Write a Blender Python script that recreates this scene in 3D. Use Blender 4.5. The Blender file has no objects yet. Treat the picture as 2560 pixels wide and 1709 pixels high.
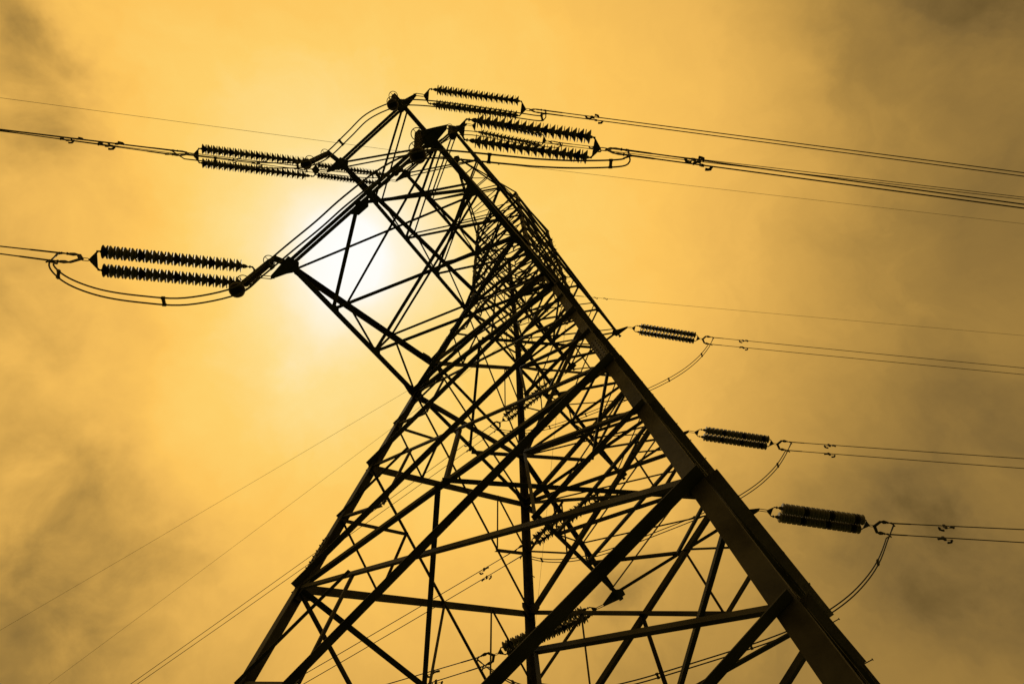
import bpy, math, random
from mathutils import Vector as V, Matrix
rnd = random.Random(7)
S = bpy.context.scene
COL = S.collection

# ---------------------------------------------------------------- camera
RX, RY, RZ = (0.63037247, -0.77562902, -0.03209635), (0.70713654, 0.59078355, -0.38850059), (0.32029433, 0.22220357, 0.92088931)
cam_d = bpy.data.cameras.new('camera')
cam_d.sensor_width = 36.0
cam_d.lens = 36.0 * 1569.985 / 2560.0
cam_d.clip_start, cam_d.clip_end = 0.05, 5000.0
cam = bpy.data.objects.new('camera', cam_d)
COL.objects.link(cam)
m = Matrix.Identity(4)
for i in range(3):
    m[i][0], m[i][1], m[i][2] = RX[i], -RY[i], -RZ[i]
m[0][3], m[1][3], m[2][3] = -9.38244535, -5.5629722, 0.0
cam.matrix_world = m
S.camera = cam

# ---------------------------------------------------------------- sky
S.view_settings.view_transform = 'Standard'
S.view_settings.look = 'None'
S.view_settings.exposure = 0.0
S.view_settings.gamma = 1.0
SUN = V((0.0602, 0.3347, 0.9404)).normalized()
sun_el = math.asin(SUN.z)
sun_az = math.atan2(SUN.x, SUN.y)
W = bpy.data.worlds.new('World')
S.world = W
W.use_nodes = True
nt = W.node_tree
nt.nodes.clear()
def N(t, **k):
    n = nt.nodes.new(t)
    for a, v in k.items():
        setattr(n, a, v)
    return n
def math_n(op, a, b=None, c=None, clamp=False):
    n = N('ShaderNodeMath', operation=op, use_clamp=clamp)
    for i, x in enumerate((a, b, c)):
        if x is None: continue
        if isinstance(x, (int, float)): n.inputs[i].default_value = x
        else: nt.links.new(x, n.inputs[i])
    return n.outputs[0]
def lin(c):
    return tuple(((x / 255) / 12.92 if x / 255 <= 0.04045 else ((x / 255 + 0.055) / 1.055) ** 2.4) for x in c) + (1.0,)
tc = N('ShaderNodeTexCoord')
nrm = N('ShaderNodeVectorMath', operation='NORMALIZE')
nt.links.new(tc.outputs['Generated'], nrm.inputs[0])
D0 = nrm.outputs[0]
def noise(vec, scale, detail, rough=0.55, dist=0.0, color=False):
    n = N('ShaderNodeTexNoise')
    n.inputs['Scale'].default_value = scale
    n.inputs['Detail'].default_value = detail
    n.inputs['Roughness'].default_value = rough
    n.inputs['Distortion'].default_value = dist
    nt.links.new(vec, n.inputs['Vector'])
    return n.outputs['Color' if color else 'Fac']
# ragged cloud edges: the direction is stirred by noise before the cloud banks are looked up
wob = N('ShaderNodeVectorMath', operation='SUBTRACT')
nt.links.new(noise(D0, 5.0, 5.0, 0.6, 0.0, True), wob.inputs[0])
wob.inputs[1].default_value = (0.5, 0.5, 0.5)
wsc = N('ShaderNodeVectorMath', operation='SCALE')
nt.links.new(wob.outputs[0], wsc.inputs[0]); wsc.inputs['Scale'].default_value = 0.22
wad = N('ShaderNodeVectorMath', operation='ADD')
nt.links.new(D0, wad.inputs[0]); nt.links.new(wsc.outputs[0], wad.inputs[1])
wn = N('ShaderNodeVectorMath', operation='NORMALIZE')
nt.links.new(wad.outputs[0], wn.inputs[0])
D1 = wn.outputs[0]
def dot(vec, d):
    n = N('ShaderNodeVectorMath', operation='DOT_PRODUCT')
    nt.links.new(vec, n.inputs[0]); n.inputs[1].default_value = d
    return n.outputs['Value']
# brightness of the thin cloud as a function of the angle from the sun
half = N('ShaderNodeVectorMath', operation='SCALE'); nt.links.new(wsc.outputs[0], half.inputs[0]); half.inputs['Scale'].default_value = 0.35
hadd = N('ShaderNodeVectorMath', operation='ADD'); nt.links.new(D0, hadd.inputs[0]); nt.links.new(half.outputs[0], hadd.inputs[1])
hn = N('ShaderNodeVectorMath', operation='NORMALIZE'); nt.links.new(hadd.outputs[0], hn.inputs[0])
ang = math_n('ARCCOSINE', math_n('MINIMUM', dot(hn.outputs[0], SUN), 1.0))
angn = math_n('DIVIDE', ang, math.radians(90), clamp=True)
rad = N('ShaderNodeValToRGB')
nt.links.new(angn, rad.inputs[0])
def ramp(node, stops):
    cr = node.color_ramp
    while len(cr.elements) > 1: cr.elements.remove(cr.elements[-1])
    first = True
    for p, c in stops:
        if first: e = cr.elements[0]; e.position = p; first = False
        else: e = cr.elements.new(p)
        e.color = c
GLOW = [(0, 1.6), (3.2, 1.55), (4.7, 1.36), (7, 1.21), (10.5, 1.11), (15.5, 1.045), (21, 0.99), (26, 0.92), (32, 0.83), (38, 0.71), (44, 0.585), (50, 0.48), (60, 0.45), (90, 0.36)]
ramp(rad, [(a / 90, (l / 1.6,) * 3 + (1,)) for a, l in GLOW])
rad.color_ramp.interpolation = 'LINEAR'
lum = math_n('MULTIPLY', rad.outputs[0], 1.6)
# darker cloud banks: direction, angular radius (deg), how much light they take
BANKS = [((-0.361,0.387,0.848),2.5,0.24), ((-0.346,0.360,0.866),1.3,0.16), ((-0.321,0.393,0.861),2.0,0.10), ((-0.311,0.453,0.836),3.3,0.17), ((-0.242,0.455,0.857),2.0,0.08), ((-0.202,0.486,0.850),3.9,0.07), ((-0.323,0.493,0.808),3.3,0.15), ((-0.203,0.615,0.761),5.6,0.17), ((-0.213,0.537,0.816),9.2,0.05), ((-0.118,0.665,0.738),9.2,0.07), ((-0.064,0.729,0.682),6.2,0.14), ((-0.035,0.606,0.795),3.6,0.03), ((0.072,0.810,0.581),11.8,0.13), ((0.063,0.728,0.683),5.6,0.09), ((0.168,0.705,0.690),3.6,0.05), ((0.195,0.789,0.583),9.2,0.08), ((0.542,-0.368,0.756),9.9,0.03), ((0.728,-0.096,0.678),5.6,0.10), ((0.701,-0.254,0.666),3.9,0.10), ((0.791,-0.080,0.607),6.9,0.08), ((0.733,0.002,0.680),3.6,0.06), ((0.816,-0.095,0.570),5.3,0.06), ((0.655,0.293,0.697),3.6,0.18), ((0.670,0.372,0.642),4.6,0.08), ((0.328,-0.507,0.797),9.2,0.12), ((-0.413,0.381,0.827),6.6,0.18), ((0.137,0.840,0.525),8.2,0.08), ((0.242,0.600,0.762),4.9,0.05), ((0.108,0.457,0.883),4.3,-0.10), ((0.192,0.517,0.834),3.6,-0.06), ((-0.004,0.205,0.979),4.9,-0.07), ((0.167,0.242,0.956),5.3,-0.06)]
mod = math_n('MULTIPLY_ADD', noise(D0, 9.5, 7.0, 0.56, 0.3), 2.2, -0.2)
mod = math_n('MAXIMUM', mod, 0.15)
dark = None
for d, sg, dep in BANKS:
    e = math_n('EXPONENT', math_n('MULTIPLY', math_n('SUBTRACT', dot(D1, d), 1.0), 2.0 / math.radians(sg) ** 2))
    e = math_n('MULTIPLY', e, dep)
    dark = e if dark is None else math_n('ADD', dark, e)
lum = math_n('SUBTRACT', lum, math_n('MULTIPLY', dark, mod))
fine = math_n('MULTIPLY_ADD', noise(D1, 5.5, 7.0, 0.58, 0.4), 0.26, -0.13)
farther = math_n('MULTIPLY', angn, 4.5, clamp=True)
lum = math_n('ADD', lum, math_n('MULTIPLY', fine, farther))
tone = N('ShaderNodeValToRGB')
nt.links.new(math_n('DIVIDE', lum, 1.6, clamp=True), tone.inputs[0])
TONE = [(0.0, (12, 9, 2)), (0.2, (66, 52, 24)), (0.35, (128, 101, 54)), (0.5, (163, 127, 63)), (0.65, (206, 159, 76)), (0.8, (238, 184, 88)), (0.92, (254, 198, 93)), (1.03, (255, 209, 107)), (1.15, (255, 223, 142)), (1.35, (255, 241, 206)), (1.6, (255, 255, 252))]
ramp(tone, [(p / 1.6, lin(c)) for p, c in TONE])
sky = N('ShaderNodeTexSky', sky_type='NISHITA')
sky.sun_disc = False
sky.sun_elevation = sun_el
sky.sun_rotation = sun_az
skys = N('ShaderNodeMix', data_type='RGBA', blend_type='MULTIPLY')
skys.inputs['Factor'].default_value = 1.0
nt.links.new(sky.outputs[0], skys.inputs['A']); skys.inputs['B'].default_value = (0.10, 0.07, 0.02, 1)
mix = N('ShaderNodeMix', data_type='RGBA')
mix.inputs['Factor'].default_value = 0.985
nt.links.new(skys.outputs['Result'], mix.inputs['A']); nt.links.new(tone.outputs[0], mix.inputs['B'])
bg = N('ShaderNodeBackground'); bg.inputs['Strength'].default_value = 1.0
nt.links.new(mix.outputs['Result'], bg.inputs['Color'])
wo = N('ShaderNodeOutputWorld'); nt.links.new(bg.outputs[0], wo.inputs['Surface'])

# ---------------------------------------------------------------- sun, veiled by thin cloud
sd = bpy.data.lights.new('sun', 'SUN')
sd.energy, sd.angle, sd.color = 0.9, math.radians(10), (1.0, 0.84, 0.55)
so = bpy.data.objects.new('sun', sd)
COL.objects.link(so)
so.rotation_euler = (-SUN).to_track_quat('-Z', 'Y').to_euler()
so.location = SUN * 200

# ---------------------------------------------------------------- materials
def mat(name, base, rough, metal=0.0, mottle=0.25, scale=3.0, spec=0.4, streak=False, bump=0.0):
    mm = bpy.data.materials.new(name); mm.use_nodes = True
    t = mm.node_tree; b = t.nodes['Principled BSDF']
    c = t.nodes.new('ShaderNodeTexCoord')
    mp = t.nodes.new('ShaderNodeMapping'); t.links.new(c.outputs['Object'], mp.inputs[0])
    if streak: mp.inputs['Scale'].default_value = (1.0, 1.0, 0.35)
    n = t.nodes.new('ShaderNodeTexNoise'); n.inputs['Scale'].default_value = scale; n.inputs['Detail'].default_value = 6; n.inputs['Roughness'].default_value = 0.6
    t.links.new(mp.outputs[0], n.inputs['Vector'])
    r = t.nodes.new('ShaderNodeValToRGB'); t.links.new(n.outputs['Fac'], r.inputs[0])
    r.color_ramp.elements[0].position = 0.32; r.color_ramp.elements[1].position = 0.68
    r.color_ramp.elements[0].color = tuple(x * (1 - mottle) for x in base) + (1,)
    r.color_ramp.elements[1].color = tuple(min(1, x * (1 + mottle)) for x in base) + (1,)
    t.links.new(r.outputs[0], b.inputs['Base Color'])
    b.inputs['Roughness'].default_value = rough; b.inputs['Metallic'].default_value = metal
    b.inputs['Specular IOR Level'].default_value = spec
    if bump:
        bp = t.nodes.new('ShaderNodeBump'); bp.inputs['Strength'].default_value = bump; bp.inputs['Distance'].default_value = 0.01
        t.links.new(n.outputs['Fac'], bp.inputs['Height']); t.links.new(bp.outputs[0], b.inputs['Normal'])
    return mm
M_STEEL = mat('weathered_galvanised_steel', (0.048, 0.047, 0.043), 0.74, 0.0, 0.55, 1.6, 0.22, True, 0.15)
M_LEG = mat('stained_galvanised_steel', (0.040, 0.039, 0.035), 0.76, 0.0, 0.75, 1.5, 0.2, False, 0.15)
M_BOLT = mat('bolt_steel', (0.06, 0.058, 0.052), 0.65, 0.0, 0.3, 20, 0.25)
M_FIT = mat('forged_fitting_steel', (0.05, 0.05, 0.046), 0.6, 0.0, 0.3, 14, 0.3)
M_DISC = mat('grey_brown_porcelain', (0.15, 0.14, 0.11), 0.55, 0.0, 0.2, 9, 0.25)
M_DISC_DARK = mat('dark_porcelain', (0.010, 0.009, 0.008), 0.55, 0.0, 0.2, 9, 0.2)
M_ALU = mat('dull_stranded_aluminium', (0.06, 0.058, 0.05), 0.6, 0.0, 0.2, 30, 0.3)
M_GROUND = mat('rough_grass_ground', (0.06, 0.075, 0.03), 0.95, 0.0, 0.5, 0.8, 0.1)

# ---------------------------------------------------------------- mesh helpers
class MB:
    def __init__(s): s.v, s.f, s.sm = [], [], []
    def add(s, vs, fs, smooth=False):
        o = len(s.v); s.v += [tuple(x) for x in vs]
        s.f += [tuple(o + i for i in q) for q in fs]; s.sm += [smooth] * len(fs)
    def loft(s, rings, smooth=False, cap=True, closed=False):
        n = len(rings[0]); vs = [p for r in rings for p in r]; fs = []
        k = len(rings)
        for i in range(k if closed else k - 1):
            for j in range(n):
                a, b = i * n + j, i * n + (j + 1) % n
                c, d = ((i + 1) % k) * n + (j + 1) % n, ((i + 1) % k) * n + j
                fs.append((a, b, c, d))
        if cap and not closed:
            fs.append(tuple(range(n - 1, -1, -1))); fs.append(tuple((k - 1) * n + j for j in range(n)))
        s.add(vs, fs, smooth)
    def box(s, c, x, y, z):
        c = V(c)
        s.add([c + x * i + y * j + z * k for i in (-1, 1) for j in (-1, 1) for k in (-1, 1)],
              [(0, 1, 3, 2), (4, 6, 7, 5), (0, 4, 5, 1), (2, 3, 7, 6), (0, 2, 6, 4), (1, 5, 7, 3)])
    def tube(s, pts, r, n=8, closed=False):
        pts = [V(p) for p in pts]; rings = []
        ref = None
        for i, p in enumerate(pts):
            if closed: t = pts[(i + 1) % len(pts)] - pts[i - 1]
            else: t = pts[min(i + 1, len(pts) - 1)] - pts[max(i - 1, 0)]
            t.normalize()
            if ref is None:
                ref = t.cross(V((0, 0, 1)))
                if ref.length < 0.1: ref = t.cross(V((1, 0, 0)))
            ref = (ref - t * ref.dot(t)).normalized()
            w = t.cross(ref)
            rr = r[i] if isinstance(r, (list, tuple)) else r
            rings.append([p + (ref * math.cos(a) + w * math.sin(a)) * rr for a in [2 * math.pi * j / n for j in range(n)]])
        s.loft(rings, True, True, closed)
    def lathe(s, o, ax, prof, n=20):
        o, ax = V(o), V(ax).normalized()
        u = ax.cross(V((0, 0, 1)))
        if u.length < 0.1: u = ax.cross(V((1, 0, 0)))
        u.normalize(); w = ax.cross(u)
        s.loft([[o + ax * h + (u * math.cos(a) + w * math.sin(a)) * max(r, 1e-4) for a in [2 * math.pi * j / n for j in range(n)]] for h, r in prof], True, True)
    def prism(s, poly, t):                     # flat polygon thickened by the vector t, centred on it
        a = [V(p) - t * 0.5 for p in poly]; b = [V(p) + t * 0.5 for p in poly]
        s.loft([a, b])
    def torus(s, o, ax, R, r, n=24, m_=8):
        ax = V(ax).normalized(); u = ax.cross(V((0.3, 0.2, 1)))
        u.normalize(); w = ax.cross(u)
        s.tube([V(o) + (u * math.cos(a) + w * math.sin(a)) * R for a in [2 * math.pi * j / n for j in range(n)]], r, m_, True)
def mesh(name, mb, m_):
    d = bpy.data.meshes.new(name); d.from_pydata(mb.v, [], mb.f); d.update()
    d.polygons.foreach_set('use_smooth', mb.sm); d.materials.append(m_)
    return d
def link(name, data, parent=None):
    o = bpy.data.objects.new(name, data); COL.objects.link(o)
    if parent is not None:
        o.parent = parent; o.matrix_parent_inverse = Matrix.Identity(4)
        off = V((0, 0, 0)); q = parent
        while q is not None: off += V(q.location); q = q.parent
        o.location = -off                      # mesh coordinates are world coordinates
    return o
def obj(name, mb, m_, parent=None): return link(name, mesh(name, mb, m_), parent)
def tag(o, label, cat, group=None):
    o['label'] = label; o['category'] = cat
    if group: o['group'] = group
    return o
def thing(name, label, cat, loc, group=None):
    o = bpy.data.objects.new(name, None); COL.objects.link(o); o.location = loc
    o.empty_display_size = 0.3
    return tag(o, label, cat, group)

# ---------------------------------------------------------------- ground
GZ = -1.65
g = MB(); NG = 60; RG = 2500.0
ring = []
vs, fs = [(0, 0, GZ)], []
radii = [3, 8, 16, 30, 60, 120, 250, 500, 1000, RG]
for r in radii:
    for j in range(NG):
        a = 2 * math.pi * j / NG
        vs.append((r * math.cos(a), r * math.sin(a), GZ + (0.0 if r < 30 else 0.3 * math.sin(j * 1.7 + r))))
for j in range(NG): fs.append((0, 1 + j, 1 + (j + 1) % NG))
for i in range(len(radii) - 1):
    for j in range(NG):
        a, b = 1 + i * NG + j, 1 + i * NG + (j + 1) % NG
        fs.append((a, a + NG, b + NG, b))
g.add(vs, fs)
go = obj('ground', g, M_GROUND); go['kind'] = 'structure'

# ---------------------------------------------------------------- the pylon
AX, BX, ZK = 5.433, 0.113, 30.85           # half width of the body = AX - BX z, straight above ZK
WT = AX - BX * ZK
def hw(z): return AX - BX * z if z < ZK else WT
def leg_at(c, z): return V((c[0] * hw(z), c[1] * hw(z), z))
LEGS = {'l': (-1, 1), 'a': (-1, -1), 'f': (1, 1), 'b': (1, -1)}
TOPZ = 48.3
pylon = thing('transmission_pylon', 'tall dark steel lattice pylon with six crossarms seen from beneath', 'pylon', (0, 0, GZ))

def angle(mb, a, b, size, up, out, t=None, off=0.0, lip=1.0):
    # L section from a to b: one flange along 'up' (in the lattice plane), one along 'out'; heel on the lower edge
    a, b = V(a), V(b); d = (b - a).normalized()
    t = t or max(0.008, size * 0.09)
    u = (up - d * up.dot(d)).normalized(); w = d.cross(u)
    if w.dot(out) < 0: w = -w
    off += rnd.uniform(0.0, 0.004)
    sh = -u * size * 0.45 + w * off
    prof = [(0, 0), (size, 0), (size, t), (t, t), (t, size * lip), (0, size * lip)]
    mb.loft([[p + sh + u * x + w * y for x, y in prof] for p in (a, b)])
def brace(name, parent, a, b, size, up, out, off=0.0, lip=1.0):
    mb = MB(); angle(mb, a, b, size, up, out, None, off, lip)
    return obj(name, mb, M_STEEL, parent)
def hexbolt(mb, p, ax, r, h):
    ax = V(ax).normalized()
    mb.lathe(p, ax, [(0, r), (h, r)], 6)

# legs
for key, c in LEGS.items():
    mb = MB()
    zs = [GZ, 10.0, 20.0, ZK, 39.68, TOPZ]; sz = [0.215, 0.215, 0.21, 0.20, 0.19, 0.17]
    rings = []
    for z, s_ in zip(zs, sz):
        h = leg_at(c, z); x = V((-c[0], 0, 0)); y = V((0, -c[1], 0)); t = s_ * 0.11
        e_ = s_ * 1.3
        rings.append([h + x * i + y * j for i, j in ((0, 0), (e_, 0), (e_, t), (t, t), (t, s_), (0, s_))])
    mb.loft(rings)
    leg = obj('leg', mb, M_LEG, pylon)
    # splice plates with rows of bolts on the outer faces
    for z0 in (11.5, 24.6, 33.9):
        mb = MB()
        for ax in (0, 1):
            nrm_ = V((c[0], 0, 0)) if ax == 0 else V((0, c[1], 0))
            tx = V((0, -c[1], 0)) if ax == 0 else V((-c[0], 0, 0))
            p0, p1 = leg_at(c, z0 - 0.65), leg_at(c, z0 + 0.65)
            w_ = 0.18
            mb.prism([p0 + tx * 0.02 + nrm_ * 0.012, p0 + tx * w_ + nrm_ * 0.012, p1 + tx * w_ + nrm_ * 0.012, p1 + tx * 0.02 + nrm_ * 0.012], nrm_ * 0.018)
            for i in range(7):
                q = p0.lerp(p1, (i + 0.5) / 7)
                for k in (0.06, 0.15): hexbolt(mb, q + tx * k + nrm_ * 0.021, nrm_, 0.017, 0.016 if key == 'a' else 0.035)
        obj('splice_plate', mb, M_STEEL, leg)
    if key in ('b', 'f'):
        zz = 2.96
        while zz < 46:
            mb = MB(); h = leg_at(c, zz)
            if key == 'b':
                d_ = V((0, -1, 0)); o_ = h + V((-0.05, 0, 0))
            else:
                d_ = V((1, 0, 0)); o_ = h + V((0, -0.12, 0))
            mb.tube([o_ - d_ * 0.04, o_ + d_ * 0.19], 0.011, 8)
            mb.lathe(o_ + d_ * 0.185, d_, [(0, 0.024), (0.016, 0.024)], 8)
            obj('step_bolt', mb, M_BOLT, leg)
            zz += 1.06

# faces: (first leg, second leg, outward normal)
FACES = {'l': ('l', 'a', V((-1, 0, 0))), 'n': ('l', 'f', V((0, 1, 0))), 'r': ('f', 'b', V((1, 0, 0))), 'p': ('a', 'b', V((0, -1, 0)))}
UP = V((0, 0, 1))
def gusset(parent, p, n, du, dv, w, h, t=0.014, off=0.0, cut=0.3):
    # irregular plate in the plane spanned by du (into the panel) and dv (along the leg)
    n = V(n).normalized(); du = V(du); du = (du - n * du.dot(n)).normalized(); dv = V(dv); dv = (dv - n * dv.dot(n) ); dv = (dv - du * dv.dot(du)).normalized()
    p = V(p) + n * off
    mb = MB()
    mb.prism([p - dv * h, p + du * w * (0.35) - dv * h, p + du * w - dv * h * cut, p + du * w + dv * h * cut, p + du * w * 0.35 + dv * h, p + dv * h], n * t)
    for i in (-0.6, -0.2, 0.2, 0.6):
        hexbolt(mb, p + du * w * 0.2 + dv * h * i + n * t * 0.5, n, 0.018, 0.018)
        hexbolt(mb, p + du * w * 0.65 + dv * h * i * 0.4 + n * t * 0.5, n, 0.018, 0.018)
        hexbolt(mb, p + du * w * 0.2 + dv * h * i - n * t * 0.5, -n, 0.018, 0.018)
    return obj('gusset_plate', mb, M_STEEL, parent)
def panel(fk, z0, z1, size, red=0.0, gus=0.5):
    k1, k2, n = FACES[fk]; A, B = LEGS[k1], LEGS[k2]
    if fk == 'p' and z1 < 23: size *= 1.1; red *= 1.6
    a0, a1, b0, b1 = leg_at(A, z0), leg_at(A, z1), leg_at(B, z0), leg_at(B, z1)
    up = ((a1 + b1) - (a0 + b0)).normalized()
    # one diagonal lies outside the leg flanges, the other inside
    brace('diagonal_brace', pylon, a0, b1, size, up, n, 0.004)
    brace('diagonal_brace', pylon, b0, a1, size * {'l': .64, 'n': .85, 'r': 1.0, 'p': 1.0}[fk], up, -n, 0.03, .6 if fk in 'ln' else 1.0)
    # crossing point
    w0, w1 = (b0 - a0).length, (b1 - a1).length
    t = w0 / (w0 + w1); C = a0.lerp(b1, t)
    if red > 0:
        for (L0, L1) in ((a0, a1), (b0, b1)):
            mid = (L0 + L1) / 2; U = (L1 + C) / 2; D = (L0 + C) / 2
            first = L0 == a0
            mo, mi = mid.lerp(C, .006), mid.lerp(C, .03)
            big = 1.9 if z1 < 6 and not first else 1.25
            brace('secondary_brace', pylon, mo if first else mi, U, red, up, n if first else -n, 0.006 if first else 0.032)
            brace('secondary_brace', pylon, mi if first else mo, D, red * (1 if first else big), up, -n if first else n, 0.036 if first else 0.006)
            brace('secondary_brace', pylon, U, D, red * 0.9, (mid - C).normalized(), -n, 0.04)
    if gus:
        for (P, dx) in ((a1, b1 - a1), (b1, a1 - b1)):
            gusset(pylon, P, n, dx, up, gus * (.6 if fk == 'p' else 1), gus * (.45 if fk == 'p' else .7), 0.014, -0.045)
def horizontal(fk, z, size, sgn=-1):
    if z < 12: size *= {'l': .62, 'n': .95, 'r': .8, 'p': .7}[fk]
    k1, k2, n = FACES[fk]
    return brace('horizontal_beam', pylon, leg_at(LEGS[k1], z), leg_at(LEGS[k2], z), size, UP, n * sgn, 0.02)
LEV = [GZ + 0.25, 1.6, 5.8, 10.62, 15.31, 20.0, 22.64, 29.23, 32.4, 36.0, 39.68, 42.4, 45.2, 48.0]
for i in range(len(LEV) - 1):
    z0, z1 = LEV[i], LEV[i + 1]
    size = 0.165 if z1 < 6 else 0.15 if z1 < 11 else 0.14 if z1 < 23 else 0.13 if z1 < 30 else 0.12
    red = 0.055 if z1 < 6 else 0.066 if z1 < 21 else 0.0 if z1 < 23 else 0.065 if z1 < 30 else 0.055 if z1 < 44 else 0.0
    for fk in FACES:
        panel(fk, z0, z1, size, red, 0.36 if z1 < 7 else 0.44 if z1 < 16 else 0.58 if z1 < 23 else 0.40 if z1 < 33 else 0.28)
for z, s_ in ((10.62, 0.17), (20.0, 0.14), (22.64, 0.12), (29.23, 0.13), (32.4, 0.11), (36.0, 0.09), (39.68, 0.11), (42.4, 0.09), (45.2, 0.09), (48.0, 0.10)):
    for fk in FACES: horizontal(fk, z, s_)
def facemid(fk, z):
    k1, k2, n = FACES[fk]; return (leg_at(LEGS[k1], z) + leg_at(LEGS[k2], z)) / 2
for z, s_ in ((10.62, 0.115), (20.0, 0.10), (29.23, 0.09), (39.68, 0.07)):
    order = ['l', 'n', 'r', 'p']
    for i in range(4):
        brace('plan_brace', pylon, facemid(order[i], z - 0.02), facemid(order[(i + 1) % 4], z - 0.02), s_, UP, (facemid(order[i], z) + facemid(order[(i + 1) % 4], z)).normalized() * 1.0, 0.01)
# hangers from the level-10 beams up to the crossing of the diagonals
for fk in FACES:
    n = FACES[fk][2]
    w0, w1 = hw(10.62), hw(15.31); zc = 10.62 + (15.31 - 10.62) * w0 / (w0 + w1)
    brace('secondary_brace', pylon, facemid(fk, 10.62), facemid(fk, zc), 0.09, n.cross(UP), -n, 0.045)

# ---------------------------------------------------------------- crossarms
ARM_LABEL = {}
def crossarm(sx, X, Y, Z, zt, npan, ch, lab):
    ym = Y
    arm_mb = MB()
    tips = {s: V((sx * X, s * ym, Z)) for s in (1, -1)}
    bot, top = {}, {}
    for s in (1, -1):
        rb = V((sx * hw(Z), s * hw(Z), Z)); rt = V((sx * hw(zt), s * hw(zt), zt))
        bot[s] = [tips[s].lerp(rb, i / npan) for i in range(npan + 1)]
        tt = tips[s] + V((-sx * 0.25, 0, 0.10))
        top[s] = [tt.lerp(rt, i / npan) for i in range(npan + 1)]
        inn = V((0, -s, 0))
        # heavy main chords, each a pair of legs of an angle
        angle(arm_mb, bot[s][0], bot[s][-1], ch, inn, UP, None, 0.0)
        angle(arm_mb, top[s][0], top[s][-1], ch, inn, -UP, None, 0.0)
    hgt = ch * 1.1
    if sx < 0:                      # end beam: two channels back to back with a slot
        w_ = ch * 0.62
        for o_ in (-1, 1):
            xo = V((o_ * (w_ + 0.014) * 0.5, 0, -0.03))
            a_, b_ = tips[-1] + V((0, -0.35, 0)) + xo, tips[1] + V((0, 0.35, 0)) + xo
            d_ = V((o_, 0, 0)); t_ = 0.016
            prof = [(0, -hgt / 2), (w_, -hgt / 2), (w_, -hgt / 2 + t_), (t_, -hgt / 2 + t_), (t_, hgt / 2 - t_), (w_, hgt / 2 - t_), (w_, hgt / 2), (0, hgt / 2)]
            arm_mb.loft([[p + d_ * (x - w_ * 0.5) + UP * z for x, z in prof] for p in (a_, b_)])
        for e in (-1, 1):           # tie plates joining the two channels
            arm_mb.box(tips[e] + V((0, 0, -0.03 - hgt * .5 - .008)), V((w_ * 1.15, 0, 0)), V((0, .16, 0)), V((0, 0, .008)))
    else:
        angle(arm_mb, tips[-1] + V((0, -.1, -.02)), tips[1] + V((0, .1, -.02)), ch * .85, V((-1, 0, 0)), UP)
    arm = obj('crossarm', arm_mb, M_STEEL, pylon); arm['label'] = lab
    bm_ = (tips[1] + tips[-1]) / 2 + V((0, 0, 0.02))
    s1, s2 = ch * 0.62, ch * 0.42
    def lace(a, b, s_, up, out, off=0.0): brace('lacing_bar', arm, a, b, s_, up, out, off)
    # bottom plan lattice
    Y1 = V((sx, 0, 0))
    if npan == 3 and npan == 3 and Z < 25:
        for s in (1, -1): lace(bm_, bot[s][1], s1, Y1, UP, 0.015 * s)
    else:
        for s in (1, -1): lace(bot[s][0], bot[-s][1], s1 * .8, Y1, UP, 0.02 * s)
    for i in range(1, npan):
        lace(bot[1][i], bot[-1][i + 1], s1, Y1, UP, 0.02)
        lace(bot[-1][i], bot[1][i + 1], s1, Y1, UP, -0.03)
    # top plan lattice
    for i in range(0, npan):
        lace(top[1][i], top[-1][i + 1], s1 * 0.6, Y1, -UP, 0.02)
        lace(top[-1][i], top[1][i + 1], s2, Y1, -UP, -0.03)
    # side lattice
    for s in (1, -1):
        o_ = V((0, s, 0))
        for i in range(1, npan):
            lace(bot[s][i], top[s][i], s2, Y1, -o_, 0.02)
            lace(top[s][i], bot[s][i + 1], s2, UP, -o_, 0.02)
    # node plates
    for s in (1, -1):
        for i in range(1, npan):
            gusset(arm, bot[s][i] + V((0, -s * 0.02, -0.012)), UP, V((0, -s, 0)), Y1, 0.17, 0.2, 0.012, 0.0, 0.4)
        gusset(arm, bot[s][-1] + V((0, 0, -0.02)), V((0, s, 0)), Y1, UP, 0.5, 0.3, 0.014, 0.012)
        gusset(arm, top[s][-1], V((0, s, 0)), Y1, UP, 0.5, 0.3, 0.014, 0.012)
    if sx < 0 and npan == 3 and Z < 25:
        gusset(arm, bm_ + V((0.02, 0, -hgt * 0.5 - .03)), UP, V((1, 0, 0)), V((0, 1, 0)), 0.27, 0.38, 0.014, 0.0, 0.55)
    return arm, tips
ARMS = {}
ARMDEF = {'B': (9.20, 3.10, 20.0, 22.64, 3, 0.18), 'M': (10.87, 1.89, 29.23, 32.4, 4, 0.175), 'T': (8.47, 1.97, 39.68, 42.4, 3, 0.175)}
LVL = {'B': 'lowest', 'M': 'middle', 'T': 'highest'}
SIDE = {'L': 'upper left', 'R': 'lower right'}
for lk, (X, Y, Z, zt, npn, ch) in ARMDEF.items():
    for sk, sx in (('L', -1), ('R', 1)):
        ARMS[lk + sk] = crossarm(sx, X, Y, Z, zt, npn, ch, '%s crossarm on the %s side of the pylon' % (LVL[lk], SIDE[sk]))
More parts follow.
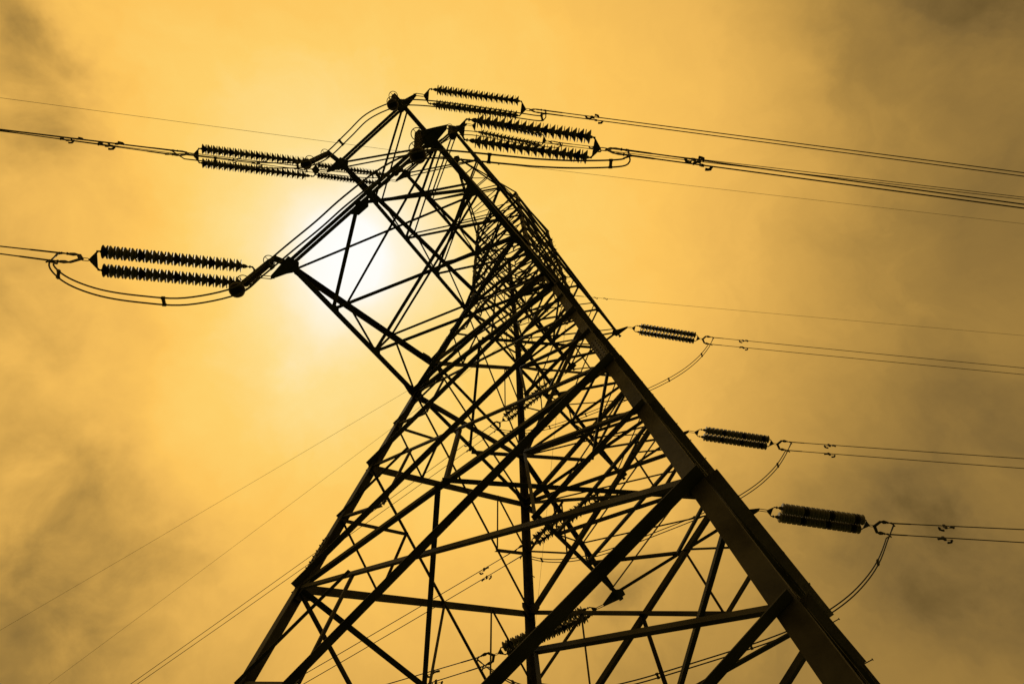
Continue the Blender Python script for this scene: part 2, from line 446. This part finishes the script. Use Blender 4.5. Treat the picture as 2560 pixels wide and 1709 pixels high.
# earth wire peaks
def peak(sx):
    tip = V((sx * 6.75, -0.15, 47.2)); npn = 4
    mb = MB(); bot, top = {}, {}
    for s in (1, -1):
        rb = V((sx * WT, s * WT, 45.2)); rt = V((sx * WT, s * WT, 48.0))
        t0 = tip + V((0, s * 0.12, 0))
        bot[s] = [t0.lerp(rb, i / npn) for i in range(npn + 1)]; top[s] = [(t0 + V((-sx * .1, 0, .08))).lerp(rt, i / npn) for i in range(npn + 1)]
        angle(mb, bot[s][0], bot[s][-1], 0.10, V((0, -s, 0)), UP); angle(mb, top[s][0], top[s][-1], 0.10, V((0, -s, 0)), -UP)
    pk = obj('earth_wire_arm', mb, M_STEEL, pylon)
    for i in range(1, npn):
        brace('lacing_bar', pk, bot[1][i], bot[-1][i], 0.06, V((sx, 0, 0)), UP, 0.01)
        brace('lacing_bar', pk, top[1][i], top[-1][i], 0.06, V((sx, 0, 0)), -UP, 0.01)
        brace('lacing_bar', pk, bot[1][i], bot[-1][i + 1], 0.055, V((sx, 0, 0)), UP, 0.02)
        for s in (1, -1):
            brace('lacing_bar', pk, bot[s][i], top[s][i], 0.05, V((sx, 0, 0)), V((0, -s, 0)), 0.01)
            brace('lacing_bar', pk, top[s][i], bot[s][i + 1], 0.05, UP, V((0, -s, 0)), 0.01)
    mb = MB(); p = tip
    mb.prism([p + V((-sx * .3, .2, 0)), p + V((-sx * .3, -.2, 0)), p + V((sx * .05, -.28, 0)), p + V((sx * .2, 0, 0)), p + V((sx * .05, .28, 0))], V((0, 0, .02)))
    obj('gusset_plate', mb, M_STEEL, pk)
    return tip
PEAK = {s: peak(s) for s in (-1, 1)}

SETS = {
  'BLp': ((-9.180,-3.633,20.000), (-5.812,-6.803,19.630)),
  'MLp': ((-10.885,-2.609,29.230), (-7.473,-5.873,28.852)),
  'TLp': ((-8.300,-2.783,39.680), (-4.604,-5.842,39.296)),
  'BRp': ((9.300,-3.681,20.000), (12.633,-6.669,19.687)),
  'MRp': ((10.919,-2.536,29.230), (14.298,-5.683,28.768)),
  'TRp': ((8.548,-2.712,39.680), (12.219,-6.044,39.184)),
  'BLn': ((-9.222,3.797,20.000), (-13.029,6.973,18.761)),
  'MLn': ((-10.954,2.564,29.230), (-14.894,6.052,27.914)),
  'TLn': ((-8.479,2.673,39.680), (-12.129,5.914,38.948)),
  'BRn': ((9.334,3.795,20.000), (8.199,8.578,19.508)),
  'MRn': ((11.199,2.559,29.230), (10.431,7.953,27.813)),
  'TRn': ((8.621,2.572,39.680), (8.280,7.994,38.594)),
}
WIRES = {
  'BLp': [((-5.156,-7.489,19.794), -43.69, -0.080), ((-5.089,-7.415,19.314), -43.82, -0.080)],
  'MLp': [((-6.822,-6.565,29.017), -44.04, -0.080), ((-6.755,-6.491,28.537), -43.97, -0.080)],
  'TLp': [((-3.908,-6.482,39.460), -44.68, -0.080), ((-3.841,-6.408,38.980), -44.71, -0.080)],
  'BRp': [((13.178,-7.480,19.660), -49.18, -0.070), ((13.498,-7.123,19.580), -48.24, -0.070)],
  'MRp': [((14.826,-6.503,28.714), -48.32, -0.100), ((15.154,-6.152,28.634), -47.98, -0.100)],
  'TRp': [((12.758,-6.857,39.130), -46.18, -0.100), ((13.080,-6.502,39.050), -46.28, -0.100)],
  'BLn': [((-13.770,7.526,18.770), 141.31, -0.250), ((-13.703,7.600,18.290), 143.27, -0.250)],
  'MLn': [((-15.618,6.626,27.924), 138.51, -0.250), ((-15.551,6.700,27.444), 139.76, -0.250)],
  'TLn': [((-12.865,6.501,39.047), 137.51, -0.150), ((-12.798,6.575,38.567), 137.94, -0.150)],
  'BRn': [((7.748,9.442,19.454), 115.25, -0.100), ((8.215,9.553,19.374), 113.85, -0.100)],
  'MRn': [((10.064,8.830,27.614), 104.14, -0.260), ((10.539,8.897,27.534), 104.22, -0.260)],
  'TRn': [((7.982,8.908,38.447), 95.20, -0.200), ((8.461,8.938,38.367), 95.59, -0.200)],
}
# attachment plates on the crossarm tips (part of the crossarm), pointing along the pull of each insulator set
for k, (P0, P1) in SETS.items():
    arm, tips = ARMS[k[:2]]
    s = 1 if k[2] == 'n' else -1
    tip = tips[s] + V((0, 0, -0.10)); P0 = V(P0) + V((0, 0, -0.10)); d = (V(P1) - V(P0)); d.z = 0; d.normalize()
    u = V((-d.y, d.x, 0))
    mb = MB(); ext = P0
    inw = V((-1 if k[1] == 'R' else 1, 0, 0))
    al = V((0, s, 0))
    w_ = 0.30 if k[0] == 'B' else 0.26
    mb.prism([ext + u * 0.07 + d * 0.06, tip + u * (w_) + d * 0.02, tip + u * 0.16 - d * 0.34, tip - u * 0.16 - d * 0.34, tip - u * w_ + d * 0.02, ext - u * 0.07 + d * 0.06], V((0, 0, 0.022)))
    for q in (0.25, 0.5, 0.75):
        for e in (-0.1, 0.1): hexbolt(mb, tip.lerp(ext, q * 0.6) + u * e * (1.2 - q) - V((0, 0, 0.011)), V((0, 0, -1)), 0.02, 0.02)
    obj('attachment_plate', mb, M_STEEL, arm)
    if k[1] == 'R':
        mb = MB(); q = tips[s] + V((0.02, 0, 0))
        q2 = q + V((0.34, 0.0, -0.05))
        mb.box((q + q2) / 2, (q2 - q) * 0.5, V((0, 0.06, 0)), V((0, 0, 0.012)))
        mb.box(q2, V((0.03, 0, 0)), V((0, 0.09, 0)), V((0, 0, 0.05)))
        obj('jumper_bracket', mb, M_STEEL, arm)

# ---------------------------------------------------------------- tension insulator sets
def unit_mesh(sp, dark):
    mb = MB(); s_ = sp / 0.225
    mb.lathe((0, 0, 0), (1, 0, 0), [(0, .062), (.012, .070), (.03, .072), (.036, .072), (.040, .205), (.050, .207), (.056, .074), (.076 * s_, .076), (.084 * s_, .10), (.145 * s_, .158), (.184 * s_, .205), (.192 * s_, .210), (.198 * s_, .205), (.196 * s_, .165), (.190 * s_, .10), (.196 * s_, .06), (sp, .055)], 24)
    return mesh('insulator_disc', mb, M_DISC_DARK if dark else M_DISC)
UNITS = {}
def frame(d):
    d = d.normalized(); u = V((-d.y, d.x, 0)).normalized(); w = d.cross(u)
    return d, u, w
SETLAB = {
 'BLp': 'largest right hand twin insulator string, overlapping another set beside the pylon head',
 'MLp': 'topmost twin insulator string in view, pulling right from the upper left tip',
 'TLp': 'smaller twin insulator string half hidden behind the largest right hand set',
 'BRp': 'nearest twin insulator string right of the big leg, lowest of three',
 'MRp': 'middle of the three twin insulator strings right of the big leg',
 'TRp': 'smallest and highest twin insulator string right of the big leg',
 'BLn': 'big twin insulator string at far left, with a jumper loop hanging below',
 'MLn': 'twin insulator string left of the bright sun, nearer of two overlapping sets',
 'TLn': 'farther twin insulator string crossing behind a crossarm, above the sun',
 'BRn': 'lowest twin insulator string seen through the lattice, crossing a thick diagonal brace',
 'MRn': 'middle twin insulator string seen through the lattice, right of the centre leg',
 'TRn': 'highest small twin insulator string seen through the lattice at the centre leg'}
for k, (P0, P1) in SETS.items():
    P0, P1 = V(P0), V(P1); P0 = P0 + V((0, 0, -0.10))
    d, u, w = frame(P1 - P0); L = (P1 - P0).length
    t = thing('tension_insulator_set', SETLAB[k], 'insulator', P0, 'twin tension insulator sets on the crossarm tips')
    # link between the tower plate and the inner yoke
    mb = MB()
    a, b = P0 + d * 0.0, P0 + d * 0.42
    for o_ in (-0.045, 0.045): mb.tube([a + u * o_ * 0.4, a + d * .08 + u * o_, b - d * .08 + u * o_, b + u * o_ * .4], 0.016, 6)
    mb.lathe(a - d * .06, d, [(0, .03), (.1, .03)], 8); mb.lathe(b - d * .04, d, [(0, .03), (.14, .03)], 8)
    obj('link', mb, M_FIT, t)
    hwid = 0.32 if k[1] == 'L' else 0.235
    def yoke(apex, base):
        mb = MB(); e = (base - apex).normalized() * 0.07
        nt_ = (apex - base) * (.38 if k[1] == 'L' else .5)
        mb.prism([apex - e + u * .05, apex - e - u * .05, base - u * hwid, base + e - u * hwid, base + e * .6 + nt_ - u * hwid * .7, base + e * .6 + nt_ + u * hwid * .7, base + e + u * hwid, base + u * hwid], w * 0.022)
        for q in (-.1, .1): hexbolt(mb, base + u * q + w * 0.011 - e, w, .022, .02)
        return obj('yoke_plate', mb, M_FIT, t)
    y0, y1 = P0 + d * 0.46, P0 + d * 0.61
    yoke(y0, y1); yoke(P1, P1 - d * 0.15)
    s0, s1 = 0.82, L - 0.24
    nu = 20 if k[1:] == 'Ln' else 16
    pass
    sp = (s1 - s0 - 0.12) / nu
    key = round(sp, 3)
    if key not in UNITS: UNITS[key] = (unit_mesh(sp, False), unit_mesh(sp, True))
    rotq = d.to_track_quat('X', 'Z')
    for sd_ in (-1, 1):
        o = P0 + u * hwid * 0.92 * sd_
        mb = MB()
        mb.tube([o + d * 0.60, o + d * 0.84], .022, 8); mb.lathe(o + d * .68, d, [(0, .05), (.035, .05)], 8)
        mb.lathe(o + d * (s0 - .05), d, [(0, .03), (.05, .06), (.12, .075), (.14, .06)], 12)
        mb.tube([o + d * (s0), o + d * (s1 + .02)], .045, 10); mb.tube([o + d * (s1), o + d * (s1 + .12)], .025, 8)
        st = obj('insulator_string', mb, M_FIT, t)
        for i in range(nu):
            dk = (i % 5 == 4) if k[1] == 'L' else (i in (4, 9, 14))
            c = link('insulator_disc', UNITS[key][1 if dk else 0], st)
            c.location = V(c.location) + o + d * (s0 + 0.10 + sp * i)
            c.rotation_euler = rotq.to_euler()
            if dk: c['label'] = 'darker disc in the string'
    # outer hardware: shackle, upright yoke and two arms to the twin conductors
    wi = WIRES[k]; A_, B_ = V(wi[0][0]), V(wi[1][0])
    mb = MB()
    a, b = P1 + d * .0, P1 + d * .30
    mb.tube([a - d * .05, a + d * .10], .025, 8)
    for o_ in (-.04, .04): mb.tube([a + d * .07 + u * o_ * .4, a + d * .12 + u * o_, b - d * .04 + u * o_, b + u * o_ * .3], .013, 6)
    cen = b - d * .03
    vt = (A_ - B_).normalized(); sp_ = (A_ - B_).length * .5
    ctr = (A_ + B_) * .5 - d * .50
    ca, cb = ctr + vt * sp_ * 1.0, ctr - vt * sp_ * 1.0
    # boomerang plate in the plane of the two wires
    pn = d.cross(vt).normalized()
    mb.prism([cen - d * .05, ca + vt * .03 - d * .03, ca + vt * .03 + d * .05, ca - vt * .03 + d * .06, cen + d * .10, cb + vt * .03 + d * .06, cb - vt * .03 + d * .05, cb - vt * .03 - d * .03], pn * .026)
    for q, e, sg in ((ca, A_, 1), (cb, B_, -1)):
        dd = (e - q).normalized(); n_ = dd.cross(pn).normalized()
        # diamond shaped adjuster plate with a row of holes, then the eye of the clamp
        mb.prism([q - dd * .02, q + dd * .14 + n_ * .075, q + dd * .27 + n_ * .05, q + dd * .27 - n_ * .05, q + dd * .14 - n_ * .075], pn * .03)
        mb.lathe(q + dd * .24, dd, [(0, .02), (.04, .028), (.06, .045), (.09, .045), (.10, .024), (.20, .03), (.21, .042), (.235, .042), (.24, .024), ((e - q).length - .24, .024)], 8)
    obj('clamp_yoke', mb, M_FIT, t)

# ---------------------------------------------------------------- conductors
def wire_pt(P, az, s, t):
    return V(P) + V((math.cos(az) * t, math.sin(az) * t, s * t + (abs(s) + 0.03) / 330 * t * t))
def damper(mb, P, az, s, t, sc=1.0, fl=1):
    h = V((math.cos(az), math.sin(az), s)).normalized(); u = V((-h.y, h.x, 0)); p = wire_pt(P, az, s, t)
    dn = V((0, 0, -1))
    mb.box(p + dn * .04 * sc, h * .035 * sc, u * .03 * sc, dn * .075 * sc)
    r = p + dn * .095 * sc
    mb.tube([r - h * .22 * sc, r + h * .22 * sc], .008 * sc, 6)
    for e in (-1, 1):
        q = r + h * .2 * e * sc
        sideways = u * fl * (1 if e > 0 else -1)
        mb.tube([q + h * .03 * e * sc, q + sideways * .02 * sc, q + sideways * .055 * sc + dn * .03 * sc - h * .015 * e * sc, q + sideways * .07 * sc + dn * .04 * sc - h * .07 * e * sc, q + sideways * .07 * sc + dn * .04 * sc - h * .13 * e * sc], [.03 * sc, .036 * sc, .036 * sc, .03 * sc, .036 * sc], 8)
WLAB = {'BLp': 'pair pulling right from the largest right hand insulator set', 'MLp': 'topmost pair running to the right edge', 'TLp': 'thin second pair running to the right edge',
 'BRp': 'lowest pair running to the right edge', 'MRp': 'second lowest pair running to the right edge', 'TRp': 'third lowest pair running to the right edge',
 'BLn': 'pair leaving the far left insulator set', 'MLn': 'thick bundle at upper left, pair nearer the camera', 'TLn': 'thick bundle at upper left, farther thinner pair',
 'BRn': 'lowest pair seen through the lattice at bottom', 'MRn': 'pair crossing the lower lattice left of the centre leg', 'TRn': 'pair running to the bottom edge left of the pylon'}
for k, ws in WIRES.items():
    for i, (P, azd, s) in enumerate(ws):
        az = math.radians(azd); P = V(P)
        t = thing('conductor_wire', '%s wire of the %s' % (('upper', 'lower')[i], WLAB[k]), 'power line', P, 'twin conductors strung from the insulator sets')
        mb = MB(); ts = [0, .5, 1, 2, 4, 7, 11, 16, 23, 32, 45, 60, 80, 105, 135, 170, 210, 260, 320]
        mb.tube([wire_pt(P, az, s, x) for x in ts], .0205, 8)
        obj('cable', mb, M_ALU, t)
        mb = MB(); mb.tube([wire_pt(P, az, s, x) for x in (-.06, .0, .7, .78)], [.024, .028, .027, .018], 8)
        mb.lathe(P - V((0, 0, .02)), V((0, 0, -1)), [(0, .045), (.02, .045), (.06, .03), (.16, .024)], 8)
        obj('dead_end_clamp', mb, M_FIT, t)
        mb = MB(); damper(mb, P, az, s, (2.02 if k[2] == 'p' else 1.95) + .12 * i, 1.3, 1 if i else -1)
        obj('vibration_damper', mb, M_FIT, t)
        if k in ('MLn', 'TLn'):
            mb = MB(); damper(mb, P, az, s, 3.3 + .1 * i, 1.0, 1 if i else -1); obj('vibration_damper', mb, M_FIT, t)

# ---------------------------------------------------------------- earth wires
EARTH = [(-1, -43.9, .05, 'thin earth wire from the left peak running to the right edge'), (1, -44.5, .02, 'thin earth wire from the right peak running to the right edge'),
 (-1, 137.0, -.05, 'thin earth wire across the upper left sky'), (1, 98.0, -.05, 'thin earth wire slanting to the lower left edge, higher of two'),
 (1, 91.3, -.05, 'thin earth wire slanting to the bottom left corner, lower of two'), (1, 42.9, -.05, 'thin wire dropping almost upright behind the centre of the lattice')]
for sx, azd, s, lab in EARTH:
    az = math.radians(azd); h = V((math.cos(az), math.sin(az), 0)); P = PEAK[sx] + V((0, 0, -.06))
    t = thing('earth_wire', lab, 'earth wire', P, 'earth wires strung from the peaks')
    mb = MB(); mb.tube([wire_pt(P, az, s, x) for x in [.6, 2, 5, 10, 18, 30, 45, 60, 80, 105, 135, 170, 210, 260, 320]], .0115, 6); obj('cable', mb, M_ALU, t)
    mb = MB()
    for j in range(4):
        c_ = wire_pt(P, az, s, .06 + .16 * j); mb.torus(c_, V((-h.y, h.x, 0)) if j % 2 else UP, .06, .014, 12, 6)
    mb.tube([wire_pt(P, az, s, x) for x in (.62, .7, 1.2, 1.3)], [.02, .035, .03, .014], 8)
    obj('shackle_chain', mb, M_FIT, t)
    for x in (2.2, 3.0):
        mb = MB(); damper(mb, P, az, s, x, .8); obj('vibration_damper', mb, M_FIT, t)

# ---------------------------------------------------------------- pilot insulators carrying the left jumpers
PIL = [('B', (-9.62, 3.26, 19.9), (-9.63, 3.34, 16.75), 'hanging jumper insulator with ball weight at far lower left arm tip'),
 ('B', (-9.55, -2.9, 19.9), (-9.12, -2.93, 16.75), 'biggest hanging jumper insulator and ball weight near the pylon head'),
 ('M', (-11.50, 1.97, 29.1), (-11.54, 2.15, 25.95), 'hanging jumper insulator and ball weight over the left twin strings'),
 ('M', (-11.40, -1.89, 29.1), (-10.98, -2.01, 25.95), 'hanging jumper insulator at the topmost arm tip in the picture'),
 ('T', (-8.80, -1.95, 39.55), (-8.37, -2.03, 36.45), 'hanging jumper insulator half hidden by the big tip plate, right'),
 ('T', (-8.80, 1.97, 39.55), (-8.95, 1.75, 36.45), 'small hanging jumper insulator behind the thick end beam')]
PILBOT = {}
for lk, a, b, lab in PIL:
    a, b = V(a), V(b); d = (b - a).normalized(); L = (b - a).length
    t = thing('jumper_insulator', lab, 'insulator', a, 'hanging insulators on the left arms')
    mb = MB()
    mb.tube([a - d * .05, a + d * .4], .03, 8)
    rb = V((1, 0, 0)) * .0
    obj('hanger', mb, M_FIT, t)
    ib = MB(); p_, s_ = [], .22
    prof = [(.35, .05)]
    zz = .40
    while zz < L - .62:
        prof += [(zz, .075), (zz + .015, .115), (zz + .028, .115), (zz + .05, .075)]; zz += .075
    prof += [(L - .55, .05)]
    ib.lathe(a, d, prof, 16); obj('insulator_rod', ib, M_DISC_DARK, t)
    for q, R_ in ((.42, .18), (L - .62, .20)):
        mb = MB(); c_ = a + d * q; off = V((-1, 0, 0)) * .05
        mb.torus(c_ + off, d, R_, .014, 28, 6)
        mb.tube([c_ + off - V((R_, 0, 0)), c_ + off + V((R_, 0, 0))], .01, 6)
        obj('arcing_ring', mb, M_FIT, t)
    wb = MB()
    wb.tube([a + d * (L - .6), b], .035, 8)
    wb.lathe(b - d * .20, d, [(0.0, .02), (.01, .10), (.045, .165), (.10, .205), (.17, .22), (.24, .205), (.30, .165), (.345, .10), (.36, .02)], 24)
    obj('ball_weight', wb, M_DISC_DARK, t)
# short pole brackets that carry the hanging insulators out from the beam ends
for lk, a, b, lab in PIL:
    arm, tips = ARMS[lk + 'L']; s = 1 if a[1] > 0 else -1
    mb = MB(); q = tips[s]; e = V(a) + V((0, 0, -.02))
    mid_ = (q + e) / 2; dd = (e - q)
    mb.box(mid_, dd * .55, V((-dd.y, dd.x, 0)).normalized() * .10, V((0, 0, .02)))
    mb.box(e, V((.07, 0, 0)), V((0, .09, 0)), V((0, 0, .06)))
    obj('jumper_bracket', mb, M_STEEL, arm)

# ---------------------------------------------------------------- jumper loops
def catmull(pts, n=6):
    P = [V(p) for p in pts]; P = [P[0] * 2 - P[1]] + P + [P[-1] * 2 - P[-2]]; out = []
    for i in range(1, len(P) - 2):
        for j in range(n):
            t = j / n; a, b, c, d = P[i - 1], P[i], P[i + 1], P[i + 2]
            out.append(0.5 * ((2 * b) + (c - a) * t + (2 * a - 5 * b + 4 * c - d) * t * t + (3 * b - a - 3 * c + d) * t ** 3))
    out.append(P[-2]); return out
def jumper(label, path, ends, sep=.2):
    # path: centre line; ends: ((upper, lower) clamp points at the first and last end)
    base = V(path[len(path) // 2])
    t = thing('jumper_cable', label, 'jumper cable', base, 'twin jumper loops under the arms')
    cen = catmull(path)
    lines = []
    for sd_ in (0, 1):
        pts = []
        for i, p in enumerate(cen):
            tg = (cen[min(i + 1, len(cen) - 1)] - cen[max(i - 1, 0)]); u = V((-tg.y, tg.x, 0)).normalized()
            pts.append(p + u * sep * (.5 if sd_ else -.5))
        pts = [V(ends[0][sd_])] + pts[2:-2] + [V(ends[1][sd_])]
        mb = MB(); mb.tube(pts, .024, 8); obj('cable', mb, M_ALU, t); lines.append(pts)
        for e, n_ in ((pts[0], pts[1]), (pts[-1], pts[-2])):
            mb = MB(); dd = (n_ - e).normalized(); mb.lathe(e, dd, [(0, .02), (.03, .032), (.22, .03), (.26, .018)], 8); obj('jumper_lug', mb, M_FIT, t)
    L_ = len(lines[0])
    for f in (.07, .24, .40, .60, .76, .93):
        i = int(f * (L_ - 1)); a, b = lines[0][i], lines[1][i]; tg = (lines[0][i + 1] - lines[0][i - 1]).normalized()
        mb = MB(); x = (b - a) * .5; n_ = tg.cross(x).normalized()
        mb.box((a + b) / 2, x * 1.08, tg * .035, n_ * .03)
        for q in (a, b): mb.box(q, x.normalized() * .035, tg * .05, n_ * .035)
        obj('spacer', mb, M_FIT, t)
JL = {'B': 'twin jumper loop under the lowest left arm, passing both big ball weights', 'M': 'twin jumper loop arching left of the middle left arm end beam', 'T': 'faint twin jumper loop behind the two overlapping right hand strings'}
JPATH = {'B': [ (-5.159,-7.309,19.100),(-5.184,-7.066,18.800),(-6.063,-6.059,18.100),(-6.884,-5.233,17.500),(-7.533,-4.631,17.100),(-8.651,-3.541,16.800),(-9.122,-2.947,16.600),(-9.387,-2.063,16.450),(-9.479,-0.825,16.400),(-9.483,0.170,16.350),(-9.524,1.205,16.400),(-9.557,2.354,16.500),(-9.626,3.284,16.600),(-10.290,4.553,16.600),(-11.098,5.542,16.800),(-11.979,6.467,17.100),(-12.802,7.076,17.400),(-13.442,7.452,17.900),(-13.596,7.378,18.200) ], 'M': [ (-6.761,-6.433,28.600),(-6.750,-6.242,28.300),(-6.959,-6.013,28.000),(-7.505,-5.537,27.500),(-9.516,-3.732,26.300),(-10.589,-2.646,25.900),(-10.973,-2.021,25.800),(-11.239,-1.069,25.400),(-11.208,-0.082,25.200),(-11.227,1.198,25.500),(-11.529,2.125,25.800),(-11.953,2.754,26.000),(-12.797,3.774,26.200),(-14.247,5.314,26.800),(-15.350,6.501,27.300) ], 'T': [ (-3.975,-6.589,39.200),(-3.913,-6.399,38.800),(-4.232,-5.998,38.400),(-5.688,-4.702,37.500),(-7.804,-2.934,36.700),(-8.405,-2.069,36.400),(-8.62,-0.9,36.15),(-8.75,0.4,36.1),(-8.95,1.75,36.4),(-9.6,2.9,36.6),(-11.0,4.6,37.6),(-12.3,6.0,38.2),(-12.75,6.55,38.5)]}
for lk in 'BMT':
    wp, wn_ = WIRES[lk + 'Lp'], WIRES[lk + 'Ln']
    lo = V((0, 0, -.1))
    jumper(JL[lk], JPATH[lk], (((V(wp[0][0]) + lo), V(wp[1][0]) + lo), ((V(wn_[0][0]) + lo), V(wn_[1][0]) + lo)), .2)
JR = {'B': 'lowest twin jumper loop hanging right of the big leg and behind it', 'M': 'middle twin jumper loop hanging right of the big leg', 'T': 'highest twin jumper loop hanging right of the big leg'}
for lk, dip in (('B', 3.1), ('M', 2.5), ('T', 3.0)):
    wp, wn_ = WIRES[lk + 'Rp'], WIRES[lk + 'Rn']; lo = V((0, 0, -.1))
    A = (V(wp[0][0]) + V(wp[1][0])) / 2; B = (V(wn_[0][0]) + V(wn_[1][0])) / 2
    path = []
    for i in range(15):
        x = i / 14; f = 1 - abs(2 * x - 1) ** 3.6
        path.append(A.lerp(B, x) - V((0, 0, dip * f)))
    jumper(JR[lk], path, (((V(wp[0][0]) + lo), V(wp[1][0]) + lo), ((V(wn_[0][0]) + lo), V(wn_[1][0]) + lo)), .2)
